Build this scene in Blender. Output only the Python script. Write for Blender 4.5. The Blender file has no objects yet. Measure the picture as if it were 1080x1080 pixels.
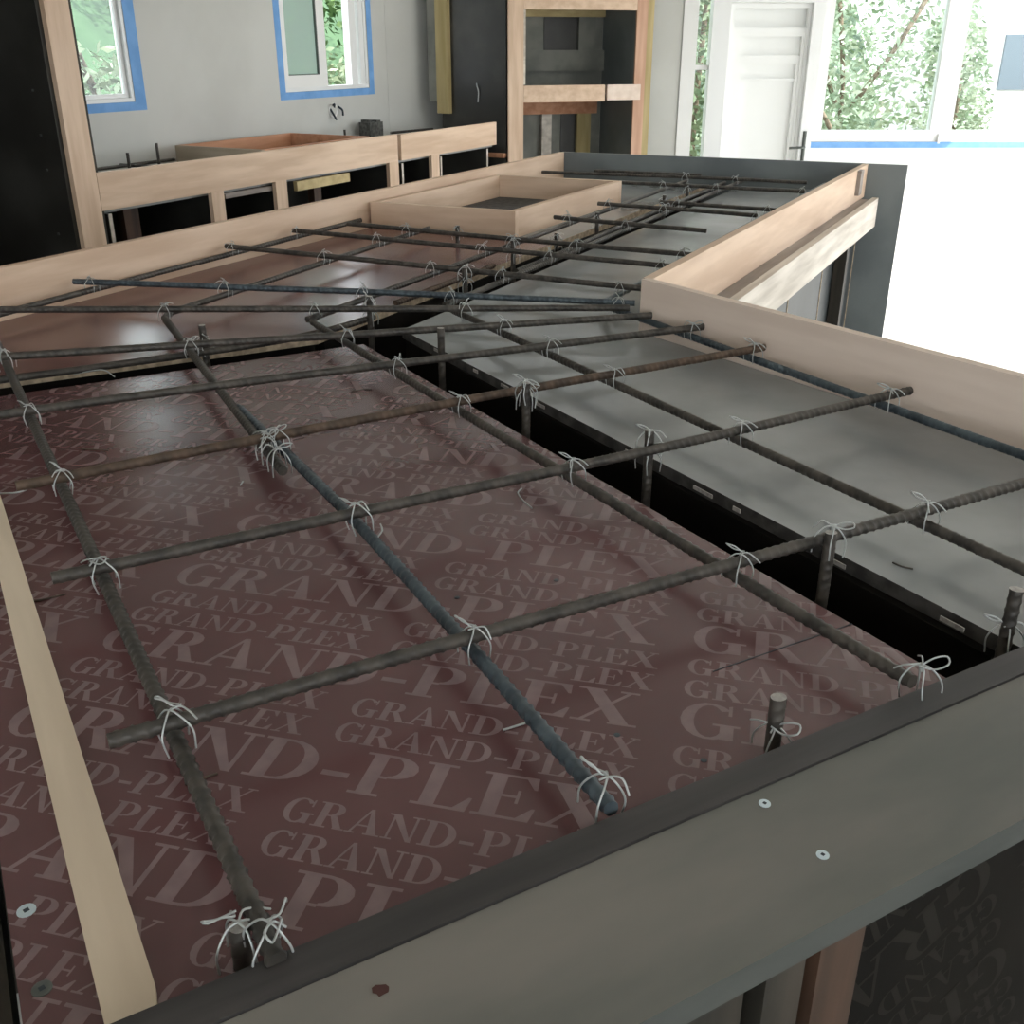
import bpy, math, random
from mathutils import Vector, noise
rnd = random.Random(7)
C = bpy.context.scene.collection
T = 1.00            # height of the form deck above the floor
H = 1.55            # eye height of the camera
RAD = math.radians
def unit(az): return (math.sin(RAD(az)), math.cos(RAD(az)))
uA, vA = unit(27), unit(117)          # far wing of the island, kitchen counter, window wall
uC, uB = unit(-29.8), unit(60.2)      # near wing of the island
def K(u, v): return (u*uA[0]+v*vA[0], u*uA[1]+v*vA[1])

# ------------------------------------------------------------------ materials
def mat(name, col=(.5,.5,.5), rough=.6, metal=0.0, spec=.5, var=.0, scale=6.0, stretch=None, az=0, bump=0.0, bscale=None, col2=None, rvar=0.0, detail=6, contrast=(.35,.65), vertical=False):
    m = bpy.data.materials.new(name); m.use_nodes = True
    nt = m.node_tree; n = nt.nodes; l = nt.links
    b = n['Principled BSDF']
    b.inputs['Base Color'].default_value = (*col, 1); b.inputs['Roughness'].default_value = rough
    b.inputs['Metallic'].default_value = metal; b.inputs['Specular IOR Level'].default_value = spec
    if var or col2 or bump or rvar:
        g = n.new('ShaderNodeNewGeometry'); mp = n.new('ShaderNodeMapping'); mp.vector_type = 'TEXTURE'
        l.new(g.outputs['Position'], mp.inputs['Vector'])
        mp.inputs['Rotation'].default_value = (0, 0, RAD(90-az))
        if vertical: mp.inputs['Scale'].default_value = (1, 1, stretch or 1)
        else: mp.inputs['Scale'].default_value = (stretch or 1, 1, 1)
        t = n.new('ShaderNodeTexNoise'); t.inputs['Scale'].default_value = scale; t.inputs['Detail'].default_value = detail
        l.new(mp.outputs['Vector'], t.inputs['Vector'])
        if var or col2:
            r = n.new('ShaderNodeValToRGB'); r.color_ramp.interpolation = 'EASE'; e = r.color_ramp.elements
            e[0].position, e[1].position = contrast
            c2 = col2 or tuple(min(1, c*(1+var)) for c in col)
            c1 = col if col2 else tuple(c*(1-var) for c in col)
            e[0].color = (*c1, 1); e[1].color = (*c2, 1)
            l.new(t.outputs['Fac'], r.inputs['Fac']); l.new(r.outputs['Color'], b.inputs['Base Color'])
        if rvar:
            mr = n.new('ShaderNodeMapRange'); mr.inputs['From Min'].default_value = .1; mr.inputs['From Max'].default_value = .9
            mr.inputs['To Min'].default_value = max(.03, rough-rvar); mr.inputs['To Max'].default_value = rough+rvar
            l.new(t.outputs['Fac'], mr.inputs['Value']); l.new(mr.outputs['Result'], b.inputs['Roughness'])
        if bump:
            t2 = t
            if bscale:
                t2 = n.new('ShaderNodeTexNoise'); t2.inputs['Scale'].default_value = bscale; t2.inputs['Detail'].default_value = 4
                l.new(mp.outputs['Vector'], t2.inputs['Vector'])
            bp = n.new('ShaderNodeBump'); bp.inputs['Strength'].default_value = bump; bp.inputs['Distance'].default_value = .004
            l.new(t2.outputs['Fac'], bp.inputs['Height']); l.new(bp.outputs['Normal'], b.inputs['Normal'])
    return m
def wood(name, c1, c2, az, rough=.62, vertical=False, scale=22, stretch=9):
    return mat(name, c1, rough, spec=.3, scale=scale, stretch=stretch, az=az, col2=c2, bump=.12, vertical=vertical, contrast=(.3,.72))
PINE1, PINE2 = (.545,.385,.27), (.69,.52,.385)
M = {}
M['pineA'] = wood('pine_along_far_wing', PINE1, PINE2, 27)
M['pineD'] = wood('pine_across_far_wing', PINE1, PINE2, 117)
M['pineN'] = wood('pine_near_wing', (.66,.535,.445), (.76,.635,.54), 145)
M['pineV'] = wood('pine_upright', PINE1, PINE2, 0, vertical=True)
M['pineO'] = wood('orange_pine', (.42,.19,.10), (.58,.30,.18), 27)
M['pineR'] = wood('reddish_pine_upright', (.46,.27,.18), (.58,.37,.26), 0, vertical=True)
M['yellow'] = wood('yellow_pine_upright', (.34,.27,.12), (.46,.37,.19), 0, vertical=True)
M['yellowH'] = wood('yellow_pine_rail', (.40,.31,.15), (.52,.42,.22), 90)
M['tan'] = wood('tan_pine', (.30,.235,.165), (.40,.32,.235), 117)
M['batten'] = wood('pale_batten', (.58,.47,.35), (.72,.60,.46), -30)
M['weather'] = wood('weathered_lumber', (.42,.37,.31), (.68,.62,.54), 27)
M['ledge'] = wood('grey_lumber', (.20,.17,.15), (.32,.28,.25), 27)
M['oldpost'] = wood('old_shaded_post', (.032,.019,.012), (.085,.045,.027), 0, vertical=True)  # darkened to carry the shade under the plank
M['oldpost2'] = wood('old_grey_post', (.018,.017,.013), (.055,.045,.034), 0, vertical=True)  # shade below the plank lowered into this grey too
M['plank'] = mat('grey_plank', (.105,.112,.098), .62, spec=.35, scale=7, stretch=3, az=60, col2=(.205,.187,.162), bump=.05, bscale=60, detail=5, contrast=(.28,.72))
M['plankedge'] = mat('grey_plank_edge', (.040,.046,.043), .7, spec=.3, scale=12, stretch=3, az=60, col2=(.07,.075,.068))
M['strip'] = mat('dark_edge_strip', (.022,.020,.019), .55, scale=30, stretch=12, az=60, col2=(.052,.046,.044), bump=.15)
M['red'] = mat('red_film_plywood', (.098,.041,.042), .245, spec=.6, scale=5, col2=(.12,.052,.053), rvar=.015)
M['print'] = mat('pale_print_on_film', (.195,.128,.130), .265, spec=.5, scale=40, col2=(.235,.158,.16))
M['redfar'] = mat('red_film_plywood_dusty', (.135,.056,.052), .225, spec=.6, scale=6, col2=(.175,.082,.075), rvar=.015, detail=4, contrast=(.15,.85))
M['ply'] = mat('plywood_cut_edge', (.42,.33,.23), .8, scale=60, var=.25)
M['darkedge'] = mat('stained_plywood_edge', (.022,.020,.018), .75, scale=40, col2=(.06,.055,.05))
M['grey'] = mat('grey_film_plywood', (.15,.16,.16), .25, spec=.6, scale=3.2, col2=(.34,.357,.36), rvar=.018, contrast=(.15,.85), detail=5)
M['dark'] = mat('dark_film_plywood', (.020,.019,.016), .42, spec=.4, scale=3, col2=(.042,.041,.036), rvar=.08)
M['darkgrey'] = mat('dark_grey_film_plywood', (.125,.142,.145), .40, spec=.45, scale=4, col2=(.17,.19,.19), rvar=.08)
M['sidegrey'] = mat('slate_film_plywood', (.026,.030,.031), .45, spec=.4, scale=4, col2=(.042,.047,.048))
M['darkprint'] = mat('shade_dimmed_print', (.015,.013,.010), .7, spec=.1)  # lettering dimmed in colour for the plank's shade
M['brownfilm'] = mat('brown_film_plywood', (.006,.005,.004), .7, spec=.08, scale=5, col2=(.010,.008,.006))  # near-black: shade beneath the plank is put into the base colour
M['trench_shade'] = mat('trench_bottom', (.012,.011,.010), .95, scale=20, col2=(.03,.027,.022))
M['steel'] = mat('rebar_mill_scale', (.040,.036,.031), .5, metal=.3, scale=38, col2=(.085,.074,.062), rvar=.1)
M['steelblue'] = mat('rebar_blue_scale', (.045,.058,.068), .45, metal=.4, scale=38, col2=(.09,.115,.13), rvar=.1)
M['steelrust'] = mat('rebar_rusty', (.050,.033,.022), .65, metal=.2, scale=34, col2=(.11,.072,.048), rvar=.1)
M['steelend'] = mat('rebar_cut_face', (.30,.28,.26), .55, metal=.3, scale=200, col2=(.42,.40,.37))
M['wire'] = mat('galvanised_wire', (.46,.48,.47), .4, metal=.5)
M['screw'] = mat('zinc_screw', (.60,.70,.74), .35, metal=.4)
M['screwdark'] = mat('dark_screw', (.10,.11,.10), .5, metal=.3)
M['hole'] = mat('screw_recess', (.02,.03,.04), .7)
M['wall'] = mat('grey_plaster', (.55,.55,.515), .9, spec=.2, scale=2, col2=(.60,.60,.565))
M['wallw'] = mat('white_plaster', (.80,.80,.78), .9, spec=.2, scale=2, col2=(.84,.84,.82))
M['ceil'] = mat('ceiling_paint', (.82,.82,.81), .95, spec=.1, scale=2, col2=(.85,.85,.84))
M['floor'] = mat('pale_screed_floor', (.60,.59,.56), .7, scale=3, col2=(.68,.67,.64))
M['white'] = mat('white_frame_paint', (.80,.81,.80), .35)
M['cream'] = mat('door_paint', (.86,.87,.85), .4)
M['tape'] = mat('blue_masking_tape', (.15,.34,.66), .75, scale=12, col2=(.19,.40,.74))
M['concrete'] = mat('dark_concrete', (.05,.05,.045), .9, scale=60, col2=(.11,.11,.10))
M['deck_film'] = mat('counter_deck_film', (.16,.17,.165), .5, scale=6, col2=(.23,.235,.23))  # grey film tone of the counter deck
M['lawn'] = mat('garden_grass', (.026,.066,.026), .9, scale=1.2, col2=(.05,.105,.045))
M['earth'] = mat('garden_soil', (.12,.10,.07), .95, scale=3, col2=(.2,.17,.12))
M['leaf'] = mat('leaf_green', (.025,.07,.02), .6, scale=3, col2=(.11,.19,.06))
M['leafp'] = mat('leaf_pale', (.10,.15,.075), .6, scale=3, col2=(.34,.40,.26))
M['leafw'] = mat('leaf_sunlit', (.22,.30,.19), .6, scale=3, col2=(.62,.68,.56))  # glare over the far garden put into a paler leaf colour
M['bark'] = mat('bark', (.10,.075,.05), .9, scale=20, col2=(.22,.17,.12))
M['house'] = mat('neighbour_render', (.75,.76,.75), .9)
M['roofm'] = mat('neighbour_roof', (.30,.22,.18), .9)
M['dkglass'] = mat('neighbour_dark_pane', (.10,.13,.16), .15)
def glass(name, tint, alpha):
    m = bpy.data.materials.new(name); m.use_nodes = True; nt = m.node_tree; n = nt.nodes; l = nt.links
    n.remove(n['Principled BSDF']); out = n['Material Output']
    tr = n.new('ShaderNodeBsdfTransparent'); tr.inputs['Color'].default_value = (*tint, 1)
    gl = n.new('ShaderNodeBsdfGlossy'); gl.inputs['Roughness'].default_value = .02
    mx = n.new('ShaderNodeMixShader'); fr = n.new('ShaderNodeLayerWeight'); fr.inputs['Blend'].default_value = .25
    mm = n.new('ShaderNodeMath'); mm.operation = 'MULTIPLY'; mm.inputs[1].default_value = alpha
    l.new(fr.outputs['Fresnel'], mm.inputs[0]); l.new(mm.outputs[0], mx.inputs['Fac'])
    l.new(tr.outputs[0], mx.inputs[1]); l.new(gl.outputs[0], mx.inputs[2]); l.new(mx.outputs[0], out.inputs['Surface'])
    return m
M['glass'] = glass('window_glass', (.93,.96,.95), .6)
def frosted(name):
    m = bpy.data.materials.new(name); m.use_nodes = True; nt = m.node_tree; n = nt.nodes; l = nt.links
    n.remove(n['Principled BSDF']); out = n['Material Output']
    a = n.new('ShaderNodeBsdfTransparent'); a.inputs['Color'].default_value = (.75,.88,.82,1)
    d = n.new('ShaderNodeBsdfDiffuse'); d.inputs['Color'].default_value = (.55,.64,.60,1)
    mx = n.new('ShaderNodeMixShader'); mx.inputs['Fac'].default_value = .62
    l.new(a.outputs[0], mx.inputs[1]); l.new(d.outputs[0], mx.inputs[2]); l.new(mx.outputs[0], out.inputs['Surface'])
    return m
M['dustglass'] = frosted('dusty_double_sash_glass')

# ------------------------------------------------------------------ mesh building
class MB:
    def __init__(s): s.v = []; s.f = []; s.m = []; s.sm = []
    def add(s, verts, faces, mi=0, smooth=False):
        o = len(s.v); s.v += [tuple(v) for v in verts]
        for f in faces: s.f.append(tuple(i+o for i in f)); s.m.append(mi); s.sm.append(smooth)
        return s
    def prism(s, pts, z0, z1, mi=0, side=None):
        a = sum(pts[i][0]*pts[(i+1)%len(pts)][1]-pts[(i+1)%len(pts)][0]*pts[i][1] for i in range(len(pts)))
        if a < 0: pts = pts[::-1]
        n = len(pts); vs = [(x,y,z0) for x,y in pts]+[(x,y,z1) for x,y in pts]
        s.add(vs, [tuple(range(n))[::-1], tuple(range(n, 2*n))], mi)
        s.add(vs, [(i,(i+1)%n,n+(i+1)%n,n+i) for i in range(n)], mi if side is None else side)
        return s
    def obox(s, o, az, a0, a1, b0, b1, z0, z1, mi=0):      # box: a along azimuth az, b to its right
        e, r = unit(az), unit(az+90)
        return s.prism([(o[0]+a*e[0]+b*r[0], o[1]+a*e[1]+b*r[1]) for a,b in ((a0,b0),(a1,b0),(a1,b1),(a0,b1))], z0, z1, mi)
    def kbox(s, u0, u1, v0, v1, z0, z1, mi=0): return s.obox((0,0), 27, u0, u1, v0, v1, z0, z1, mi)
    def box(s, x0, x1, y0, y1, z0, z1, mi=0): return s.prism([(x0,y0),(x1,y0),(x1,y1),(x0,y1)], z0, z1, mi)
    def tube(s, pts, r, n=8, mi=0, cap=True, rfun=None, capmi=None, smooth=True):
        pts = [Vector(p) for p in pts]; N = len(pts); up = Vector((0,0,1)); vs = []
        t0 = (pts[1]-pts[0]).normalized()
        if abs(t0.z) > .9: up = Vector((1,0,0))
        for i, p in enumerate(pts):
            t = (pts[min(i+1,N-1)]-pts[max(i-1,0)])
            t = t.normalized() if t.length > 1e-9 else t0
            sd = t.cross(up)
            sd = sd.normalized() if sd.length > 1e-6 else Vector((1,0,0))
            w = sd.cross(t).normalized()
            for k in range(n):
                th = 2*math.pi*k/n; rr = rfun(i, th) if rfun else r
                vs.append(p+sd*(math.cos(th)*rr)+w*(math.sin(th)*rr))
        s.add(vs, [(i*n+k, i*n+(k+1)%n, (i+1)*n+(k+1)%n, (i+1)*n+k) for i in range(N-1) for k in range(n)], mi, smooth)
        if cap: s.add(vs, [tuple(range(n))[::-1], tuple(range((N-1)*n, N*n))], mi if capmi is None else capmi)
        return s
    def build(s, name, mats, parent=None, loc=None):
        me = bpy.data.meshes.new(name)
        if not isinstance(mats, (list, tuple)): mats = [mats]
        if loc is None:
            if parent is not None: loc = wloc[parent.name]
            else:
                xs = [v[0] for v in s.v]; ys = [v[1] for v in s.v]; zs = [v[2] for v in s.v]
                loc = ((min(xs)+max(xs))/2, (min(ys)+max(ys))/2, min(zs))
        me.from_pydata([(v[0]-loc[0], v[1]-loc[1], v[2]-loc[2]) for v in s.v], [], s.f)
        for m in mats: me.materials.append(m)
        me.polygons.foreach_set('material_index', s.m); me.polygons.foreach_set('use_smooth', s.sm); me.update()
        o = bpy.data.objects.new(name, me); C.objects.link(o)
        if parent is not None:
            o.parent = parent; pl = wloc[parent.name]; o.location = tuple(loc[i]-pl[i] for i in range(3))
        else: o.location = loc
        wloc[o.name] = tuple(loc)
        return o
wloc = {}
def thing(name, label, cat, loc, group=None):
    o = bpy.data.objects.new(name, None); C.objects.link(o); o.location = loc; o.empty_display_size = .05
    wloc[o.name] = tuple(loc); return tag(o, label, cat, group)
def tag(o, label, cat, group=None):
    o['label'] = label; o['category'] = cat
    if group: o['group'] = group
    return o
def struct(o): o['kind'] = 'structure'; return o
def stuff(o, label, cat): tag(o, label, cat); o['kind'] = 'stuff'; return o
def smooth_path(pts, step=.01):
    P = [Vector(p) for p in pts]; P = [P[0]*2-P[1]]+P+[P[-1]*2-P[-2]]; out = []
    for i in range(1, len(P)-2):
        a, b, c, d = P[i-1], P[i], P[i+1], P[i+2]; n = max(2, int((c-b).length/step))
        for k in range(n):
            t = k/n
            out.append(.5*((2*b)+(c-a)*t+(2*a-5*b+4*c-d)*t*t+(3*b-a-3*c+d)*t**3))
    out.append(P[-2]); return out

# ------------------------------------------------------------------ serif lettering, as polygons clipped to the sheet it is printed on
def rect(x0,y0,x1,y1): return [(x0,y0),(x1,y0),(x1,y1),(x0,y1)]
def arc(cx,cy,ro,ri,a0,a1,n=9):
    out = []
    for i in range(n):
        t0, t1 = RAD(a0+(a1-a0)*i/n), RAD(a0+(a1-a0)*(i+1)/n)
        out.append([(cx+ro[0]*math.cos(t0),cy+ro[1]*math.sin(t0)),(cx+ro[0]*math.cos(t1),cy+ro[1]*math.sin(t1)),(cx+ri[0]*math.cos(t1),cy+ri[1]*math.sin(t1)),(cx+ri[0]*math.cos(t0),cy+ri[1]*math.sin(t0))])
    return out
S = .055
GL = {
 'G': (1.02, arc(.50,.5,(.47,.52),(.25,.46),42,322,14)+[rect(.68,.02,.90,.42), rect(.56,.38,1.0,.44), [(.80,.70),(.86,.70),(.86,1.0),(.80,.98)]]),
 'R': (1.10, [rect(.14,0,.38,1), rect(.02,0,.50,S), rect(.02,1-S,.5,1), rect(.38,.46,.52,.46+S)]+arc(.5,.74,(.36,.26),(.13,.205),-90,90,8)+[[(.48,.50),(.70,.50),(1.0,.04),(.74,.04)], rect(.72,0,1.08,S)]),
 'A': (1.10, [[(.12,.03),(.20,.03),(.56,.98),(.50,1.0)], [(.68,.03),(.97,.03),(.60,1.02),(.50,1.0)], rect(.26,.30,.76,.36), rect(0,0,.32,S), rect(.58,0,1.08,S)]),
 'N': (1.12, [rect(.15,.03,.22,.97), [(.08,1.0),(.36,1.0),(.96,0),(.80,0)], rect(.86,.03,.94,.97), rect(.02,0,.36,S), rect(.72,1-S,1.08,1), rect(.0,1-S,.3,1)]),
 'D': (1.12, [rect(.14,0,.38,1), rect(.02,0,.5,S), rect(.02,1-S,.5,1)]+arc(.48,.5,(.58,.5),(.33,.445),-90,90,12)),
 '-': (.60, [rect(.08,.30,.52,.42)]),
 'P': (.98, [rect(.14,0,.38,1), rect(.02,0,.50,S), rect(.02,1-S,.5,1), rect(.38,.42,.50,.42+S)]+arc(.5,.72,(.42,.28),(.17,.225),-90,90,8)),
 'L': (.92, [rect(.14,0,.38,1), rect(.02,0,.80,S), rect(.02,1-S,.52,1), [(.62,0),(.86,0),(.90,.32),(.85,.32)]]),
 'E': (.98, [rect(.14,0,.38,1), rect(.02,0,.82,S), rect(.02,1-S,.80,1), rect(.38,.48,.62,.48+S), rect(.60,.36,.65,.66), [(.64,0),(.88,0),(.93,.30),(.88,.30)], [(.64,1),(.86,1),(.88,.72),(.83,.72)]]),
 'X': (1.10, [[(.10,1.0),(.38,1.0),(1.0,0),(.70,0)], [(.12,.03),(.20,.03),(.94,.97),(.86,.97)], rect(0,0,.34,S), rect(.62,0,1.1,S), rect(.0,1-S,.48,1), rect(.72,1-S,1.05,1)]),
}
WORD = 'GRAND-PLEX'
WW = sum(GL[c][0] for c in WORD)
def clip(poly, region):
    for i in range(len(region)):
        a, b = region[i], region[(i+1)%len(region)]; out = []
        side = lambda p: (b[0]-a[0])*(p[1]-a[1])-(b[1]-a[1])*(p[0]-a[0])
        for j in range(len(poly)):
            p, q = poly[j], poly[(j+1)%len(poly)]; sp, sq = side(p), side(q)
            if sp >= 0: out.append(p)
            if (sp >= 0) != (sq >= 0):
                t = sp/(sp-sq); out.append((p[0]+(q[0]-p[0])*t, p[1]+(q[1]-p[1])*t))
        poly = out
        if len(poly) < 3: return []
    return poly
def letter_faces(region, e, n, starts, height, width):
    """word set at each start (along e, up n) inside the convex ccw region; returns 2d polygons"""
    sx = width/WW; out = []
    lo = [min(p[i] for p in region) for i in (0,1)]; hi = [max(p[i] for p in region) for i in (0,1)]
    for a, b in starts:
        x = a
        for ch in WORD:
            w, polys = GL[ch]
            cx, cy = (x+w*sx/2)*e[0]+(b+height/2)*n[0], (x+w*sx/2)*e[1]+(b+height/2)*n[1]
            if lo[0]-.1 < cx < hi[0]+.1 and lo[1]-.1 < cy < hi[1]+.1:
                for pl in polys:
                    q = [((x+px*sx)*e[0]+(b+py*height)*n[0], (x+px*sx)*e[1]+(b+py*height)*n[1]) for px,py in pl]
                    ar = sum(q[i][0]*q[(i+1)%len(q)][1]-q[(i+1)%len(q)][0]*q[i][1] for i in range(len(q)))
                    if ar < 0: q = q[::-1]
                    q = clip(q, region)
                    if q: out.append(q)
            x += w*sx
    return out
def print_sheet(mb, region, z, mi, e, n, a_off=-.622, b_off=.891):
    st_big = [(a_off+.583*i, b_off+.1415*j) for i in range(-3,4) for j in range(-8,12)]
    st_small = [(a_off+.2915*i, b_off+.1415*j-d) for i in range(-6,8) for j in range(-8,12) for d in (.043,.081)]
    k = 0
    for q in letter_faces(region, e, n, st_big, .053, .548)+letter_faces(region, e, n, st_small, .028, .264):
        k += 1; zz = z+.0002+.00001*(k%9)
        mb.add([(x,y,zz) for x,y in q], [tuple(range(len(q)))], mi)

# ------------------------------------------------------------------ island: decking panels
SI = (-.22,.450)                                     # inner corner line of the dark strip
def strip_pt(t, off=0): return (SI[0]+uB[0]*t-uC[0]*off, SI[1]+uB[1]*t-uC[1]*off)   # off: towards the camera
NL = strip_pt(-.075,.018); NR = strip_pt(.737,.018)
redp = [NL, NR, (-.301,2.024), (-.964,1.638)]
mb = MB(); mb.prism(redp, T-.018, T, 0, 2); print_sheet(mb, redp, T, 1, unit(104), unit(14))
red = mb.build('red_plywood_panel', [M['red'], M['print'], M['ply']])
tag(red, 'big red film-faced plywood panel printed with pale lettering, beside the front edge', 'plywood panel')
def screw_at(parent, x, y, z, r=.0055, m=('screw','hole')):
    b = MB(); n = 16
    b.tube([(x,y,z-.001),(x,y,z+.0006),(x,y,z+.0007)], r, n, 0)
    b.add([(x+r*.42*math.cos(2*math.pi*k/4), y+r*.42*math.sin(2*math.pi*k/4), z+.0009) for k in range(4)], [(0,1,2,3)], 1)
    return b.build('screw', [M[m[0]], M[m[1]]], parent)
screw_at(red, -.339, .535, T, .0065)
screw_at(red, -.301, .470, T, .0065, ('screwdark','hole'))
MB().obox((.194,.835), 61, 0, .184, -.0007, .0007, T+.0002, T+.0005).build('saw_cut', M['hole'], red)
for x, y in ((.162,.700),(.092,.735),(-.06,.98),(.05,1.02)): MB().tube([(x,y,T+.0003),(x,y,T+.0006)], .003, 10).build('nail_hole', M['hole'], red)
# left bay behind the cross trench
pts = [(-.405,2.090), (-1.020,1.735), (-1.188,2.070), (-.471,3.470), (0.13,3.185)]
o = MB().prism(pts, T-.018, T, 0, 1).build('red_plywood_panel', [M['redfar'], M['ply']])
tag(o, 'dusty red plywood panel between the cross trench and the long pale back board', 'plywood panel')
o = MB().prism([(-.470,3.472), (0.13,3.187), (.855,4.630), (.252,4.876)], T-.018, T, 0, 1).build('grey_plywood_panel', [M['grey'], M['ply']])
tag(o, 'grey plywood panel under and beyond the pale sink box, left of the far trench', 'plywood panel')
gp1 = [strip_pt(.847,.018), (-.233,2.138), (.266,2.126), (.952,1.119), strip_pt(1.345,.018)]
gp2 = [(-.233,2.138), (.985,4.580), (1.395,4.405), (.266,2.126)]
mb = MB(); mb.prism(gp1, T-.018, T, 0, 1); mb.prism(gp2, T-.018, T, 0, 1)
o = mb.build('grey_plywood_panel', [M['grey'], M['darkedge']])
tag(o, 'long grey plywood panel right of the open trench, inside the pale right-hand edge boards', 'plywood panel')
w = random.Random(3)
for i in range(9):
    t = (i+w.random())/10; p = (.489+(-.233-.489)*t-.001, .889+(2.138-.889)*t); L = w.uniform(.012,.045)
    MB().obox(p, -30, 0, L, -.0012, .0004, T-.007, T-.0015).build('chip', M['steelend'], o)

eL = strip_pt(-.075,.018); dL = (-.481,.877); azL = math.degrees(math.atan2(*dL))
o = MB().obox(eL, azL, .004, 1.30, -.26, -.012, T-.11, T-.065).build('old_board', M['oldpost2'])
tag(o, 'dark old board lying lower, along the outer left edge of the lettered panel', 'board')
o = MB().obox(eL, azL, .05, .09, -.24, -.03, 0, T-.1105).build('trestle', M['oldpost2']); tag(o, 'old timber support under the dark left board, near end', 'support')
o = MB().obox(eL, azL, 1.1, 1.14, -.24, -.03, 0, T-.1105).build('trestle', M['oldpost2']); tag(o, 'old timber support under the dark left board, far end', 'support')
o = MB().obox(eL, azL, .01, 1.35, .004, .022, 0, T-.0185).build('side_panel', M['dark']); tag(o, 'dark side panel under the left edge of the lettered panel', 'plywood panel')
# trench walls of dark ply down to the floor, each board a thing
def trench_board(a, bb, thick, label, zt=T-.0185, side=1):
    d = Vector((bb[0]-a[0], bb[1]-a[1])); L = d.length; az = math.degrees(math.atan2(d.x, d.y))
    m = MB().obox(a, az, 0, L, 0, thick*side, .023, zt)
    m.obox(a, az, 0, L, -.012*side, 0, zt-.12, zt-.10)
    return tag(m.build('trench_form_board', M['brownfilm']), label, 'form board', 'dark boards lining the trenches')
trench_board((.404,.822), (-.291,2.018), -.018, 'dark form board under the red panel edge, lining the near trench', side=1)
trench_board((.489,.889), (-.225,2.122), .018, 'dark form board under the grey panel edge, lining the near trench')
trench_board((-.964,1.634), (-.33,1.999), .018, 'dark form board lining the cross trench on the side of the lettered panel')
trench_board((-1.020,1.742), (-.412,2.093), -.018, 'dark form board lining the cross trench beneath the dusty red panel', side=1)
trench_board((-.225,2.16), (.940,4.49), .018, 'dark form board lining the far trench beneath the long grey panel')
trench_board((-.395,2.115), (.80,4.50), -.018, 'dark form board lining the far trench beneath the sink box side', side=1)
o = MB().prism([(.56,.86),(-.18,2.16),(1.0,4.52),(.78,4.62),(-.42,2.2),(-1.08,1.80),(-1.0,1.58),(-.35,1.97),(.36,.78)], .002, .022).build('trench_shade_sheet', M['trench_shade'])  # dark sheet over the pale floor, standing in for the trench shade
tag(o, 'dark sheet standing in for shade at the bottom of the open trenches', 'shade sheet')

# ------------------------------------------------------------------ island: edge boards
def board(name, a, bb, t0, t1, z0, z1, m, label, cat='edge board'):
    d = Vector((bb[0]-a[0], bb[1]-a[1])); az = math.degrees(math.atan2(d.x, d.y))
    o = MB().obox(a, az, 0, d.length, t0, t1, z0, z1).build(name, m)
    return tag(o, label, cat)
back_a = (-1.109-.15*uA[0], 2.238-.15*uA[1])
o = board('edge_board', back_a, (.236,4.886), -.022, 0, T-.13, T+.11, M['pineA'], 'long pale pine edge board along the back of the form, facing the kitchen counter')
ob = board('edge_board', (.282,2.135), (1.440,4.386), -.010, .012, T-.0185, T+.11, M['pineA'], 'pale pine edge board of the far wing, from the corner to the end panel')
MB().obox((.282,2.135), 27.1, 2.30, 2.36, .0125, .032, T+.012, T+.105).build('cleat', M['ledge'], ob)
d = (.567,-.8237)
rb = board('edge_board', (.268,2.128), (.268+d[0]*1.24, 2.128+d[1]*1.24), -.020, 0, T-.02, T+.11, M['pineN'], 'pinkish pine edge board of the near wing, running right from the corner out of view')
e1 = MB().obox((.243,4.888), 112.4, -.02, 1.30, -.018, 0, 0, T+.11).build('end_panel', M['darkgrey'])
tag(e1, 'dark grey film-faced plywood panel closing the far end of the form', 'plywood panel')
e2 = MB().obox((.243,4.888), 112.4, 1.301, 1.462, -.018, 0, 0, T+.11).build('end_panel', M['darkgrey'])
tag(e2, 'narrow dark grey upright panel strip sticking out past the beam at the far end', 'plywood panel')

# ledge and beam on the outer side of the far wing
FA, FB = (.282,2.135), (1.419,4.345)
lb = MB().obox(FA, 27.1, .012, 2.455, .0128, .0595, T-.07, T-.0186).build('ledge_lumber', M['ledge'])
tag(lb, 'grey flat timber lying along the outside of the far edge board', 'timber')
bm_ = MB().obox(FA, 27.1, -.02, 2.475, .060, .084, T-.125, T-.012).build('beam', M['weather'])
tag(bm_, 'sunlit weathered timber beam along the outer side of the far wing', 'timber beam')
for a0, a1, lab in ((.30,1.32,'dark side panel below the beam, nearest the corner of the form'), (1.323,1.85,'dark side panel below the beam, the middle one'), (1.853,2.50,'dark side panel below the beam, next to the end panel')):
    o = MB().obox(FA, 27.1, a0, a1, -.02, .012, 0, T-.0705).build('side_panel', M['sidegrey']); tag(o, lab, 'plywood panel')
    MB().obox(FA, 27.1, a1-.006, a1, .012, .0145, .02, T-.08).build('pale_edge', M['ply'], o)
o = MB().obox(FA, 27.1, .28, .325, .016, .059, 0, T-.071).build('prop', M['oldpost2']); tag(o, 'timber prop under the ledge near the corner of the form', 'prop')
o = MB().obox(FA, 27.1, 2.05, 2.10, .016, .059, 0, T-.071).build('prop', M['oldpost2']); tag(o, 'timber prop under the ledge beside the far end panel', 'prop')
# support under near-right edge board
nb = (.268,2.128)
o = MB().obox(nb, 145.46, .12, 1.20, -.019, -.001, 0, T-.021).build('side_panel', M['darkgrey']); tag(o, 'dark side panel under the pinkish near edge board', 'plywood panel')
o = MB().obox(back_a, 27, .02, 3.0, -.019, -.001, 0, T-.131).build('side_panel', M['dark']); tag(o, 'dark side panel under the long back board', 'plywood panel')

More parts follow.
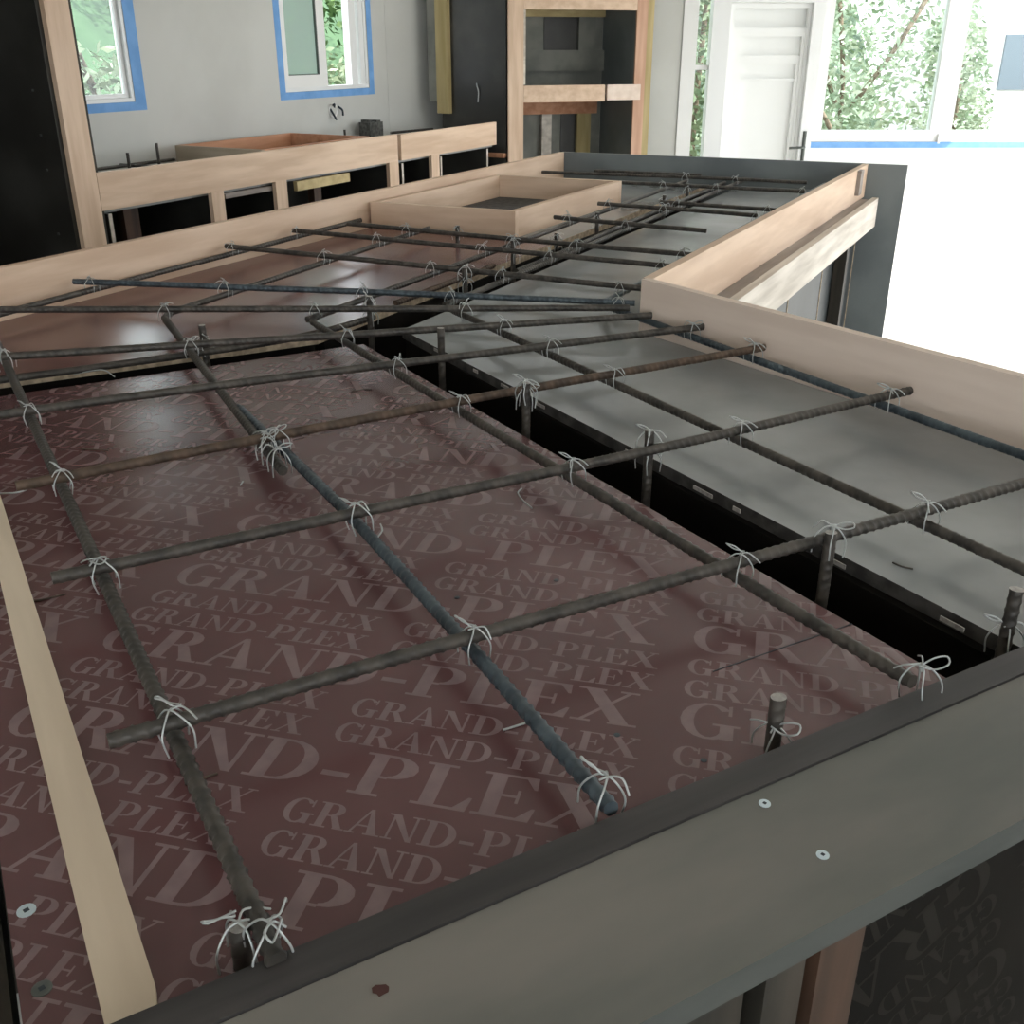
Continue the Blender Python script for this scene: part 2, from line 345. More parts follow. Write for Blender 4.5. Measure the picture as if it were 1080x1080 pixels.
# near front: dark strip, grey plank, wall form, posts
o = MB().obox(strip_pt(-.30), 60.2, 0, 1.66, .0186, .0478, T-.10, T+.030).build('edge_strip', M['strip'])
tag(o, 'dark stained wooden strip between the lettered panel and the grey plank', 'strip')
pk = MB(); pk.obox(strip_pt(-.32), 60.2, 0, 1.72, .0486, .171, T+.005, T+.028, 0)
mpl = pk.build('plank', [M['plank'], M['plankedge']])
for p in mpl.data.polygons:
    if abs(p.normal.z) < .5: p.material_index = 1
tag(mpl, 'wide grey weathered plank along the front edge of the form', 'plank')
for x, y in ((.191,.613), (.220,.559)): screw_at(mpl, x, y, T+.028, .0046)
b = MB(); rr = random.Random(5)
vs = [(-.080+.005*math.cos(k*math.pi/6)*rr.uniform(.7,1.3), .445+.004*math.sin(k*math.pi/6)*rr.uniform(.7,1.3), T+.0283) for k in range(12)]
b.add(vs, [tuple(range(12))]); b.build('rust_stain', mat('rust_stain', (.06,.02,.015), .8), mpl)
POST1, POST2, POST3 = .395, .285, .350
# outer wall form under the plank, printed
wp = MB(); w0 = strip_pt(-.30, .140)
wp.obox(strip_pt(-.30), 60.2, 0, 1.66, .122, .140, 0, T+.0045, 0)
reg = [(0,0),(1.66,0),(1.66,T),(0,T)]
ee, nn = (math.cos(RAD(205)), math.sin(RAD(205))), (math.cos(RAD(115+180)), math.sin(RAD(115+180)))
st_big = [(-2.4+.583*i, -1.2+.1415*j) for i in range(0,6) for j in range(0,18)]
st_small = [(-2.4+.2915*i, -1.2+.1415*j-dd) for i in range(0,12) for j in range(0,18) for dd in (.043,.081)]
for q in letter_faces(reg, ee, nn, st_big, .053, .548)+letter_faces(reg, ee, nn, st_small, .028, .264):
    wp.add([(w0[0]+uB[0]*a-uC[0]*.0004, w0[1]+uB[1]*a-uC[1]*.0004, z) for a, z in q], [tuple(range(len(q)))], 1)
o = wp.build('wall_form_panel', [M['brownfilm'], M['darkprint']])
tag(o, 'dark brown plywood wall panel with shade-dimmed lettering below the grey plank', 'plywood panel')
for t0, wd, dp, zt, m, lab in ((POST1,.042,.027,T+.004,'oldpost','reddish old timber post under the plank, against the lettered wall panel'),
                              (POST2,.05,.02,T+.004,'oldpost2','darker timber post under the plank, left of the reddish post'),
                              (POST3,.035,.024,T+.004,'oldpost2','thin brown upright under the plank, just left of the reddish post')):
    o = MB().obox(strip_pt(t0), 60.2, 0, wd, .1412, .1412+dp, 0, zt).build('timber_post', M[m]); tag(o, lab, 'post')
b = MB(); c0 = strip_pt(POST1+.012, .214)
b.tube([(c0[0],c0[1],z) for z in (0,.60,.84,.872,.884,.888)], .03, 18, rfun=lambda i,th:(.030,.030,.030,.028,.020,.004)[i])
tag(b.build('round_stake', M['oldpost2']), 'grey round-topped stake in front of the reddish post', 'stake')

# pale batten on the lettered panel
o = MB().prism([(-.690,1.262),(-.687+.01,1.242),(-.226,.466),(-.2155,.4375),(-.240,.4235),(-.464,.818),(-.715,1.262)], T+.0006, T+.0075).build('batten', M['batten'])
tag(o, 'flat pale wooden batten lying on the left side of the lettered panel', 'batten')

# sink box on the island
sb = thing('sink_formwork', 'pale pine open box form for the sink, standing on the island form', 'box form', (-.02,3.86,T))
c = (.010,3.270); azs, azl = 292.8, 27.4
def sbb(nm, a0, a1, b0, b1, z1=.082):
    e, r = unit(27.4), unit(27.4-90-4.0)
    return MB().prism([(c[0]+a*e[0]+q*r[0], c[1]+a*e[1]+q*r[1]) for a,q in ((a0,b0),(a1,b0),(a1,b1),(a0,b1))], T+.0005, T+z1)
sbb('',0,.022,0,.518).build('near_board', M['pineD'], sb)
sbb('',.0225,.86,0,.022).build('long_board', M['pineA'], sb)
sbb('',.0225,.86,.496,.518).build('long_board', M['pineA'], sb)
sbb('',.8605,.8825,0,.518).build('end_board', M['pineD'], sb)
sbb('',.03,.85,.03,.49,.002).build('base', M['darkedge'], sb)
def bx(parent, *a): return MB().obox(*a[:-1]).build('screw_block', a[-1], parent)

# ------------------------------------------------------------------ reinforcement
R0 = .0062
def rebar_mesh(path, m, pitch=.0118, n=14, seed=0):
    P = smooth_path(path, .0022) if len(path) > 2 else None
    if P is None:
        a, bq = Vector(path[0]), Vector(path[1]); k = int((bq-a).length/.0022); P = [a+(bq-a)*i/k for i in range(k+1)]
    s = 0; ss = [0]
    for i in range(1, len(P)): s += (P[i]-P[i-1]).length; ss.append(s)
    rg = random.Random(seed); ph = rg.random()*6
    wav = [noise.noise(Vector((q*3.1+seed, seed*.7, 0)))*.0006 for q in ss]
    P = [p+Vector((0,0,wav[i])) for i, p in enumerate(P)]
    N = len(P)
    def rf(i, th):
        q = ss[i]/pitch*2*math.pi+ph
        side = 1.6*math.sin(th) if math.cos(th) > 0 else -1.6*math.sin(th)
        rib = max(0, math.cos(q+side))**2.0*abs(math.cos(th))**.5
        lon = max(0, abs(math.sin(th))-.93)*9
        return R0+.0017*max(rib, min(1,lon)*.8)
    b = MB(); b.tube(P, R0, n, 0, rfun=rf, capmi=1); return b
def Z(pts, z): return [(x, y, T+z) for x, y in pts]
bars = {}
def rebar(key, pts, z, label, m='steel', group=None, name='rebar'):
    pth = Z(pts, z) if len(pts[0]) == 2 else pts
    o = rebar_mesh(pth, M[m], seed=len(bars)+1).build(name, [M[m], M[m]])
    tag(o, label, 'rebar', group); bars[key] = (o, pth); return o
zl, zt = .032, .0495
def corner(a, c1, b, r=.05):      # round the bend at c1
    a_, c_, b_ = Vector(a), Vector(c1), Vector(b)
    d1, d2 = (a_-c_).normalized(), (b_-c_).normalized()
    pts = [a, tuple(c_+d1*.25), tuple(c_+d1*r)]
    for t in (.25,.5,.75):
        pts.append(tuple((c_+d1*r)*(1-t)**2+c_*2*t*(1-t)+(c_+d2*r)*t*t))
    return pts+[tuple(c_+d2*r), tuple(c_+d2*.25), b]
LG = 'bent lengthwise rebars'
def ext(p, az, l): e = unit(az); return (p[0]+e[0]*l, p[1]+e[1]*l)
rebar('L0', corner((.96,.885), (.195,2.235), (1.28,4.37)), zl, 'bluish bent rebar running close along the pinkish near edge board', 'steelblue')
rebar('L1', corner((.615,.882), (-.15,2.22), (.975,4.505)), zl, 'bent rebar over the grey panel, running on beside the far trench', 'steel')
rebar('L2', corner((.358,.770), (-.424,2.098), (.735,4.49)), zl, 'bent rebar tied at the front right corner of the lettered panel', 'steel')
rebar('L3b', [(.074,.603), (-.045,.838), (-.205,1.142), (-.429,1.530)], zl, 'straight bluish rebar across the middle of the lettered panel, up to the lap', 'steelblue')
rebar('L3a', corner((-.306,1.268), (-.737,2.135), (-.258,3.262)), zl, 'bent rebar lapped beside the bluish middle bar, ending at the sink box', 'steel')
rebar('L4', corner((-.146,.463), (-1.10,2.115), (-.492,3.425)), zl, 'bent rebar nearest the flat batten, turning to follow the back board', 'steel')
rebar('A5', [(.012,2.605), (.121,2.830), (.405,3.445), (.885,4.44)], .030, 'straight rebar lying against the left of the bar beside the far trench', 'steel')
rebar('T1', [(-.27,2.36), (-.05,2.80)], .006, 'short brown rebar lying low in the far trench near the junction', 'steelrust')
rebar('T2', [(-1.0,1.69), (-.66,1.88), (-.43,2.035), (-.30,2.20)], .012, 'dark rebar lying low in the cross trench', 'steel')
XG = None
rebar('B1', [(-.319,.661), (-.044,.815), (.356,1.031), (.83,1.285)], zt, 'cross rebar nearest the front plank', 'steel')
rebar('B2', [(-.475,.933), (-.194,1.089), (.194,1.304), (.634,1.563)], zt, 'second cross rebar from the front plank', 'steel')
rebar('B3', [(-.619,1.176), (-.095,1.502), (.458,1.819)], zt, 'rusty brown cross rebar passing over the tied lap, third from the plank', 'steelrust')
rebar('B4', [(-.81,1.422), (-.478,1.588), (.373,1.970)], zt, 'fourth cross rebar from the plank, just before the cross trench', 'steel')
rebar('B5', [(-.90,1.758), (-.593,1.838), (-.254,1.923), (.284,2.062)], zt, 'cross rebar running over the cross trench to the inner corner', 'steel')
rebar('B6', [(-1.16,2.112), (-.277,2.121), (.246,2.128)], zt, 'cross rebar through the bends, straight across to the inner corner', 'steel')
rebar('D1', [(-1.020,2.390), (-.296,2.276), (.262,2.171)], zt, 'bluish cross rebar just behind the bends, fanned slightly', 'steelblue')
rebar('D2', [(-.783,2.850), (-.339,2.636), (.296,2.315)], zt, 'cross rebar over the dusty red panel, ending at the pinkish board corner', 'steel')
rebar('D3', [(-.650,3.112), (-.378,2.972), (.392,2.575)], zt, 'cross rebar over the dusty red panel, next before the sink box', 'steel')
rebar('D4', [(-.505,3.240), (-.02,2.975), (.475,2.722)], zt, 'cross rebar running along the front of the sink box', 'steel')
rebar('D5', [(.135,3.368), (.575,3.105)], zt, 'short cross rebar starting beside the near half of the sink box', 'steel')
rebar('D6', [(.299,3.682), (.629,3.504), (.79,3.405)], zt, 'short cross rebar starting beside the far half of the sink box', 'steel')
rebar('D7', [(.52,3.72), (.90,3.515)], zt, 'short cross rebar just past the far half of the sink box', 'steel')
rebar('D8', [(.44,4.275), (.741,4.150), (1.10,4.000)], zt, 'cross rebar just beyond the end of the sink box', 'steel')
rebar('D9', [(.130,4.652), (.791,4.440), (1.18,4.275)], zt, 'last cross rebar, closest to the dark end panel', 'steel')
rebar('D10', [(.36,4.70), (.80,4.525)], zt, 'short rebar piece between the last cross bar and the end panel', 'steel')
# starter bars
def starter(key, x, y, ztop, label, z0=.02, tilt=(0,0)):
    p = [(x,y,z0), (x+tilt[0],y+tilt[1],T+ztop)]
    o = rebar_mesh(p, None, seed=len(bars)+11).build('starter_bar', [M['steel'], M['steelend']])
    tag(o, label, 'rebar'); bars[key] = (o, p); return o
starter('V1', -.176, .489, .034, 'short upright starter bar at the left end of the front strip', T-.3)
starter('V2', .2225, .7135, .055, 'upright starter bar at the front strip behind the plank screws', T-.3)
starter('V3', .494, .880, .066, 'upright starter bar at the front end of the near trench')
starter('C1', .350, 1.012, .064, 'upright starter bar in the near trench tied to the first cross bar')
starter('C2', .189, 1.323, .070, 'upright starter bar in the near trench tied to the second cross bar')
starter('C3', .0225, 1.545, .068, 'upright starter bar in the near trench tied to the rusty cross bar')
starter('C4', -.134, 1.896, .066, 'free upright starter bar in the near trench by the junction')
starter('B1v', -.594, 1.933, .062, 'upright starter bar standing in the cross trench')
starter('B2v', -.305, 2.18, .062, 'upright starter bar at the junction of the trenches')
starter('A1v', -.113, 2.470, .066, 'upright starter bar in the far trench behind the bends')
starter('A2v', .003, 2.845, .066, 'upright starter bar in the far trench near the sink box front corner')
starter('A3v', -.163, 3.135, .060, 'upright starter bar right in front of the sink box', T+.0005)
starter('A4v', .128, 3.005, .060, 'upright starter bar in the far trench beside the sink box corner')
starter('A5v', .274, 3.385, .062, 'upright starter bar in the far trench beside the middle of the sink box')
starter('A6v', .545, 3.80, .062, 'upright starter bar in the far trench beside the far end of the sink box')
starter('A7v', .680, 4.13, .062, 'upright starter bar in the far trench beyond the sink box')

# ties: four bent-wire shapes shared by every crossing
def tie_mesh(seed):
    r = random.Random(seed); b = MB(); w = .0008
    def run(pts): b.tube(smooth_path(pts, .0022), w, 5)
    a = .0118
    for s in (1,-1):
        run([(-a*.85,-a*s,-.013), (-a*.95,-a*s*.95,.003), (-.0045,-.006*s,.0155), (0,0,.0182), (.0045,.006*s,.0155), (a*.95,a*s*.95,.003), (a*.85,a*s,-.013)])
    x, y = r.uniform(-.004,.004), r.uniform(-.003,.003)
    k = r.choice((-1,1)); h = r.uniform(.010,.019); q = r.uniform(.008,.014)
    run([(x-.006*k,y+.004,.0165), (x,y,.0190), (x+q*.5*k,y+.006,.019+h*.4), (x+q*1.0*k,y+.012,.019+h*.5), (x+q*.7*k,y+.017,.019+h*.3), (x+.002*k,y+.010,.0185), (x-.004*k,y,.0192)])
    run([(x+.004*k,y-.003,.018), (x-.004*k,y-.004,.0195), (x-.009*k,y-.011,.0185+r.uniform(-.004,.006)), (x-.012*k,y-.018,.012)])
    if r.random() < .6: run([(x,y,.019), (x+.008*k,y-.008,.0205), (x+.014*k,y-.017,.016)])
    me = b.build('wire_tie', M['wire'], loc=(0,0,0)); return me
tie_src = [tie_mesh(s) for s in (2,5,9,14,21)]
tie_data = [o.data for o in tie_src]
for o in tie_src: bpy.data.objects.remove(o)
tr = random.Random(11)
def tie(parent, x, y, z, az, sc=1.0, idx=None):
    o = bpy.data.objects.new('wire_tie', tr.choice(tie_data) if idx is None else tie_data[idx]); C.objects.link(o)
    o.parent = parent; pl = wloc[parent.name]; o.location = (x-pl[0], y-pl[1], z-pl[2])
    o.rotation_euler = (tr.uniform(-.12,.12), tr.uniform(-.12,.12), RAD(90-az)+tr.choice((0,math.pi))+tr.uniform(-.06,.06)); o.scale = (sc,sc,sc)
def seg_x(p, q, r, s):
    d = (q[0]-p[0])*(s[1]-r[1])-(q[1]-p[1])*(s[0]-r[0])
    if abs(d) < 1e-9: return None
    t = ((r[0]-p[0])*(s[1]-r[1])-(r[1]-p[1])*(s[0]-r[0]))/d; u = ((r[0]-p[0])*(q[1]-p[1])-(r[1]-p[1])*(q[0]-p[0]))/d
    return (p[0]+(q[0]-p[0])*t, p[1]+(q[1]-p[1])*t) if 0 <= t <= 1 and 0 <= u <= 1 else None
for k in [k for k in bars if k[0] in 'BD' and k[-1] != 'v']:
    o, pa = bars[k]
    for j in ('L0','L1','L2','L3a','L3b','L4'):
        if j == 'L3a' and k == 'B4': continue
        for i in range(len(pa)-1):
            hit = None; pb = bars[j][1]
            for h in range(len(pb)-1):
                hit = seg_x(pa[i], pa[i+1], pb[h], pb[h+1])
                if hit: break
            if hit:
                az = math.degrees(math.atan2(pa[i+1][0]-pa[i][0], pa[i+1][1]-pa[i][1]))
                tie(o, hit[0], hit[1], T+.0408, az, tr.uniform(.95,1.12)); break
for k, x, y, z, az in (('L3a',-.342,1.338,.034,-30), ('L3a',-.316,1.292,.034,-30), ('L3b',.068,.615,.034,60), ('L2',.362,.762,.034,60), ('L4',-.155,.478,.030,60),
                       ('V1',-.176,.489,.018,0), ('V2',.2225,.7135,.008,80), ('V3',.494,.880,.006,60), ('C1',.350,1.014,.050,60), ('C2',.189,1.32,.050,60), ('C2',.189,1.323,.025,60),
                       ('C3',.0225,1.545,.052,60), ('C3',.0225,1.545,.040,10), ('B2v',-.305,2.18,.040,90), ('B2v',-.305,2.18,.015,20), ('A1v',-.113,2.47,.05,117), ('A1v',-.113,2.47,.02,60), ('A2v',.003,2.845,.05,117), ('A2v',.003,2.845,.02,40),
                       ('A3v',-.163,3.135,.035,117), ('A4v',.128,3.005,.035,117), ('A4v',.128,3.005,.015,60), ('B1v',-.594,1.933,.02,40), ('A6v',.545,3.80,.03,117), ('A7v',.68,4.13,.03,117), ('A5v',.274,3.385,.03,117)):
    tie(bars[k][0], x, y, T+z, az, 1.1)

# scraps of tie wire and nails on the panels
def scrap(pts, label, m='wire', w=.0011, cat='wire scrap'):
    b = MB(); b.tube(smooth_path([(x,y,T+w+z) for x,y,z in pts], .004), w, 6)
    tag(b.build('wire_scrap', M[m]), label, cat)
scrap([(.013,1.276,.002),(.008,1.262,.002),(.014,1.243,0),(.026,1.216,0)], 'bent wire scrap on the lettered panel below the second cross bar')
scrap([(-.008,.741,0),(.014,.751,.001),(.026,.756,.004)], 'straight wire scrap sticking out from under the bluish middle bar')
scrap([(-.535,.966,0),(-.515,.972,0),(-.49,.985,.001)], 'wire scrap lying against the right side of the batten', 'steelrust')
scrap([(.444,1.062,0),(.451,1.052,0),(.462,1.046,0)], 'small dark wire scrap on the grey panel by the first cross bar', 'steel')
scrap([(-.645,1.432,0),(-.60,1.424,0)], 'thin rusty wire scrap on the lettered panel by the fourth cross bar', 'steelrust')
scrap([(-.69,1.262,.001),(-.665,1.26,.003),(-.652,1.262,.006)], 'little wire scrap at the far end of the batten')
scrap([(-.372,1.306,0),(-.371,1.288,.002)], 'tiny pale wire scrap left of the lapped bars')
scrap([(-.165,1.128,0),(-.160,1.140,.004),(-.163,1.147,.01)], 'tiny curled wire scrap right of the bluish bar')
scrap([(-.267,.668,0),(-.244,.682,0)], 'small nail on the lettered panel near the batten bar', 'steelrust')
scrap([(-.28,1.708,0),(-.262,1.722,0),(-.245,1.722,0)], 'dark wire scrap on the lettered panel near the trench junction', 'steel')
scrap([(-.80,1.806,.002),(-.745,1.80,.012),(-.72,1.79,.002)], 'v-bent wire scrap by the left bar at the cross trench')

# ------------------------------------------------------------------ kitchen counter form along the window wall
VF = -3.22
ct = thing('counter_form', 'long pale pine counter form with open dark bays below the windows', 'counter form', (*K(4.4,-3.5), 0))
def kpart(nm, u0,u1,v0,v1,z0,z1,m): return MB().kbox(u0,u1,v0,v1,z0,z1).build(nm, M[m] if isinstance(m,str) else m, ct)
kpart('front_board', 2.8605,4.92,VF,VF+.022,T-.022,T+.115,'pineA')
kpart('front_board', 4.955,6.06,VF,VF+.022,T-.022,T+.112,'pineA')
for u0, u1 in ((3.46,3.535), (3.885,3.965), (4.835,4.925), (5.272,5.357)): kpart('stile', u0,u1,VF-.001,VF+.020,.10,T-.0225,'pineV')
kpart('bottom_rail', 2.8605,6.06,VF,VF+.02,0,.099,'pineA')
kpart('deck', 2.89,6.10,-3.868,VF-.03,T-.04,T-.0225,'deck_film')
for u in (2.905,3.535,3.965,4.985,5.40,5.97):
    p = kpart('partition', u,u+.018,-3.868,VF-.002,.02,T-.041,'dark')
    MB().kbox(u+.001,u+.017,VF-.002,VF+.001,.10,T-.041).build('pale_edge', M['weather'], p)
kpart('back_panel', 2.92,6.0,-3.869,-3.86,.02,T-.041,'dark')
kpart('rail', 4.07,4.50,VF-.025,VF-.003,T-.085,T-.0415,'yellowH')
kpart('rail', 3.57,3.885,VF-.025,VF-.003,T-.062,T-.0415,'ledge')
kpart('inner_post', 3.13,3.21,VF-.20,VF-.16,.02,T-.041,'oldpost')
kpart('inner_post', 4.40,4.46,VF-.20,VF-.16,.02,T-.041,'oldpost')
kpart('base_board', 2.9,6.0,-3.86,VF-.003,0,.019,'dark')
sk = thing('sink_formwork', 'orange pine box form for the sink, on the counter below the second window', 'box form', (*K(4.28,-3.5), T))
for nm, a, m in (('end_board',(3.856,3.876,-3.76,VF-.02,),'tan'), ('long_board',(3.8765,4.70,-3.76,-3.74),'pineO'), ('long_board',(3.8765,4.70,VF-.04,VF-.02),'pineO'), ('end_board',(4.7005,4.72,-3.76,VF-.02),'pineO')):
    MB().kbox(*a, T-.0222, T+.117).build(nm, M[m], sk)
# small mesh of bars on the counter deck
def krod(pts, label):
    o = rebar_mesh([(*K(u,v), T+z) for u,v,z in pts], None, pitch=.012, n=8, seed=len(bars)+40).build('rebar', [M['steel'], M['steelend']]); tag(o, label, 'rebar')
krod([(2.92,-3.76,.055),(3.84,-3.76,.055)], 'rebar lying on the counter deck closest to the wall, left of the orange sink box')
krod([(2.92,-3.45,.055),(3.84,-3.50,.055)], 'rebar lying on the counter deck behind the front board, left of the orange sink box')
for i, (u, v, zt_) in enumerate(((3.06,-3.74,.10),(3.30,-3.72,.105),(3.50,-3.70,.115),(3.70,-3.72,.14))):
    krod([(u,v,-.02),(u,v,zt_)], ('short upright bar on the counter deck beside the tall left cabinet', 'second short upright bar on the counter deck from the tall left cabinet', 'third short upright bar on the counter deck from the tall left cabinet', 'taller upright bar on the counter deck beside the orange sink box')[i])
krod([(3.22,-3.84,.05),(3.26,-3.30,.05)], 'cross rebar on the counter deck between the first upright bars')
krod([(3.58,-3.84,.05),(3.62,-3.30,.05)], 'cross rebar on the counter deck nearer the orange sink box')
b = MB().kbox(5.46,5.60,-3.82,-3.74,T-.022,T+.125); b.kbox(5.47,5.50,-3.81,-3.75,T+.125,T+.14); b.kbox(5.55,5.59,-3.80,-3.75,T+.125,T+.135)
tag(b.build('concrete_spacer', M['concrete']), 'dark rough concrete block on the counter in the corner', 'block')
krod([(5.24,-3.77,-.02),(5.24,-3.77,.10)], 'little upright bar on the counter below the wall socket hole')
krod([(5.62,-3.70,.06),(6.02,-3.64,.06)], 'rebar lying on the counter right of the concrete block')
# socket hole
so = thing('socket_box', 'round open socket box with loose wires in the wall under the second window', 'socket', (*K(5.285,-3.868), T+.198))
b = MB(); ce = Vector((*K(5.275,-3.868), T+.20)); fx = Vector((uA[0],uA[1],0)); fz = Vector((0,0,1)); fn = Vector((vA[0],vA[1],0))
ring = [ce+fx*(.036*math.cos(t*math.pi/10))+fz*(.036*math.sin(t*math.pi/10)) for t in range(21)]
b.tube(ring, .005, 6, cap=False); b.build('rim', M['wallw'], so)
b = MB(); n_ = 20
b.add([ce+fn*.001+fx*(.034*math.cos(2*math.pi*t/n_))+fz*(.034*math.sin(2*math.pi*t/n_)) for t in range(n_)], [tuple(range(n_))]); b.build('recess', M['wall'], so)
for i, pp in enumerate(([(-.03,.0,.01),(-.028,.02,-.02),(-.015,.03,-.05)], [(.0,.0,.03),(-.02,.025,.035),(-.03,.03,.02)], [(.05,.0,.02),(.062,.02,.0),(.066,.02,-.03)])):
    b = MB(); b.tube(smooth_path([ce+fx*a+fn*(q+.002)+fz*c_ for a,q,c_ in pp], .006), .006, 8); b.build('wire', M['hole'], so)

# tall cabinet at the left end
tc = thing('tall_cabinet', 'tall pine framed cabinet with a dark open bay at the left of the counter', 'cabinet', (*K(2.4,-3.5), 0))
def tpart(nm, u0,u1,v0,v1,z0,z1,m): return MB().kbox(u0,u1,v0,v1,z0,z1).build(nm, M[m], tc)
tpart('stile', 2.752,2.858,VF,VF+.022,0,2.30,'pineV')
tpart('stile', 1.80,1.90,VF,VF+.022,0,2.30,'pineV')
tpart('top_rail', 1.901,2.751,VF,VF+.022,2.18,2.30,'pineA')
tpart('side_panel', 2.8585,2.8888,-3.868,VF-.001,0,2.30,'oldpost2')
tpart('side_panel', 2.735,2.753,-3.84,VF-.001,.02,2.30,'dark')
tpart('side_panel', 1.81,1.83,-3.868,VF-.001,0,2.30,'dark')
tpart('back_panel', 1.831,2.734,-3.868,-3.845,.02,2.30,'dark')
tpart('top_panel', 1.831,2.734,-3.844,VF-.001,2.28,2.30,'dark')
tpart('inner_post', 2.54,2.60,-3.83,-3.70,0,1.15,'oldpost')
sc_ = MB()
for z in (T+.40,T+.25,T+.13,T-.10): sc_.kbox(2.731,2.735,VF-.09,VF-.082,z,z+.008)
sc_.build('screw', M['screwdark'], tc)

# corner cabinet, set diagonally
cc = thing('corner_cabinet', 'tall pine framed corner cabinet with two open bays, behind the island', 'cabinet', (.5,7.2,0))
CO = (-.02,6.90); AZ = 72
def cpart(nm, s0,s1,d0,d1,z0,z1,m): return MB().obox(CO, AZ, s0,s1,-d1,-d0,z0,z1).build(nm, M[m], cc)
cpart('stile', -.008,.090,-.02,0,0,2.35,'pineV')
cpart('stile', .842,.915,-.02,0,0,2.35,'pineR')
cpart('top_rail', .091,.841,-.02,0,T+.748,T+.86,'pineD')
cpart('mid_rail', .091,.640,-.021,0,T+.222,T+.320,'pineD')
cpart('mid_rail', .655,.886,-.024,-.0205,T+.228,T+.320,'pineN')
cpart('mid_rail', .655,.841,-.0203,0,T+.228,T+.320,'pineN')
cpart('pale_edge', .091,.106,-.012,.0,T+.325,T+.747,'weather')
cpart('bottom_rail', .091,.841,-.02,0,0,.10,'pineD')
cpart('side_strip', .917,.962,-.012,.03,0,2.35,'yellow')
cpart('side_panel', .845,.863,.001,.54,.02,2.35,'darkgrey')
cpart('side_panel', .05,.068,.001,.54,.02,2.35,'dark')
cpart('shelf', .07,.844,.004,.53,T+.270,T+.288,'dark')
cpart('top_panel', .07,.844,.004,.53,2.33,2.35,'dark')
M['cabback'] = mat('grey_board', (.16,.165,.145), .8, scale=5, col2=(.24,.24,.21))
cpart('back_panel', .07,.844,.541,.556,.02,2.35,'cabback')
cpart('back_rail', .07,.844,.50,.54,T+.72,T+.86,'yellowH')
cpart('back_rail', .07,.844,.50,.54,T+.39,T+.52,'cabback')
cpart('back_upright', .66,.78,.51,.54,T+.52,T+.72,'cabback')
cpart('back_rail', .07,.80,.49,.54,T+.12,T+.22,'pineO')
cpart('back_upright', .66,.76,.50,.54,.02,T+.12,'yellow')
cpart('back_upright', .40,.47,.50,.54,.02,T+.12,'weather')
cpart('back_opening', .42,.66,.535,.5405,T+.52,T+.72,'dark')
cpart('back_opening', .55,.66,.535,.5405,.3,T+.12,'dark')
def upart(nm, v0,v1,u0,u1,z0,z1,m): return MB().kbox(u0,u1,v0,v1,z0,z1).build(nm, M[m], cc)
M['darkmottled'] = mat('mottled_dark_film_plywood', (.020,.019,.016), .40, spec=.5, scale=3, col2=(.06,.058,.048), rvar=.1, contrast=(.4,.75))  # dark film with random lighter mottling
upart('outer_panel', -3.64,-3.175,6.150,6.168,0,2.35,'darkmottled')
upart('side_batten', -3.655,-3.568,6.110,6.149,T+.148,2.35,'yellow')
upart('side_batten', -3.72,-3.66,6.120,6.149,T+.22,2.35,'cabback')
upart('side_rail', -3.32,-3.17,6.105,6.149,T-.105,T-.080,'pineO')
b = MB(); kx = K(6.14,-3.38)
b.tube(smooth_path([(kx[0],kx[1],T+.33),(kx[0]+.004,kx[1]-.01,T+.31),(kx[0]+.012,kx[1]-.004,T+.28),(kx[0]+.008,kx[1],T+.22)], .01), .004, 6); b.build('cable_end', M['wire'], cc)

# ------------------------------------------------------------------ setting
def wall_k(name, holes, u0, u1, v0, v1, z1, m):
    mb = MB(); us = sorted({u0,u1,*[h[0] for h in holes],*[h[1] for h in holes]})
    for a, bq in zip(us, us[1:]):
        hz = [h for h in holes if h[0] <= a and h[1] >= bq]; z = 0
        for h in sorted(hz, key=lambda h: h[2]):
            if h[2] > z: mb.kbox(a,bq,v0,v1,z,h[2])
            z = h[3]
        if z < z1: mb.kbox(a,bq,v0,v1,z,z1)
    return struct(mb.build(name, m))
def wall_x(name, holes, x0, x1, y0, y1, z1, m):
    mb = MB(); us = sorted({x0,x1,*[h[0] for h in holes],*[h[1] for h in holes]})
    for a, bq in zip(us, us[1:]):
        hz = [h for h in holes if h[0] <= a and h[1] >= bq]; z = 0
        for h in sorted(hz, key=lambda h: h[2]):
            if h[2] > z: mb.box(a,bq,y0,y1,z,h[2])
            z = h[3]
        if z < z1: mb.box(a,bq,y0,y1,z,z1)
    return struct(mb.build(name, m))
ZC = 2.75; YW = 7.40
WZ0, WZ1 = T+.312, T+1.22
wall_k('wall_left', [(2.95,3.755,WZ0,WZ1), (4.855,5.668,WZ0,WZ1)], -5.4, 5.87, -3.945, -3.87, ZC, M['wall'])
# chamfered corner piece between window wall and back wall
p0, p1 = K(5.872,-3.87), (-.45,YW)
mb = MB(); mb.prism([p0, p1, (-.45,YW+.40), (-.60,YW+.40), K(5.872,-4.05)], 0, ZC); struct(mb.build('wall_corner', M['wall']))
mb = MB(); mb.box(-.45,1.116,YW+.40,YW+.55,0,ZC); mb.box(.86,1.116,YW,YW+.399,0,ZC); struct(mb.build('wall_back', M['wall']))
wall_x('wall_right', [(2.035,4.2,T-.05,2.25)], 2.035, 4.6, YW, YW+.2, ZC, M['wallw'])
wall_x('wall_lintel', [], 1.116, 2.035, YW, YW+.2, ZC, M['wallw']).location.z = 2.15
bpy.data.objects['wall_lintel'].scale.z = .6/2.75
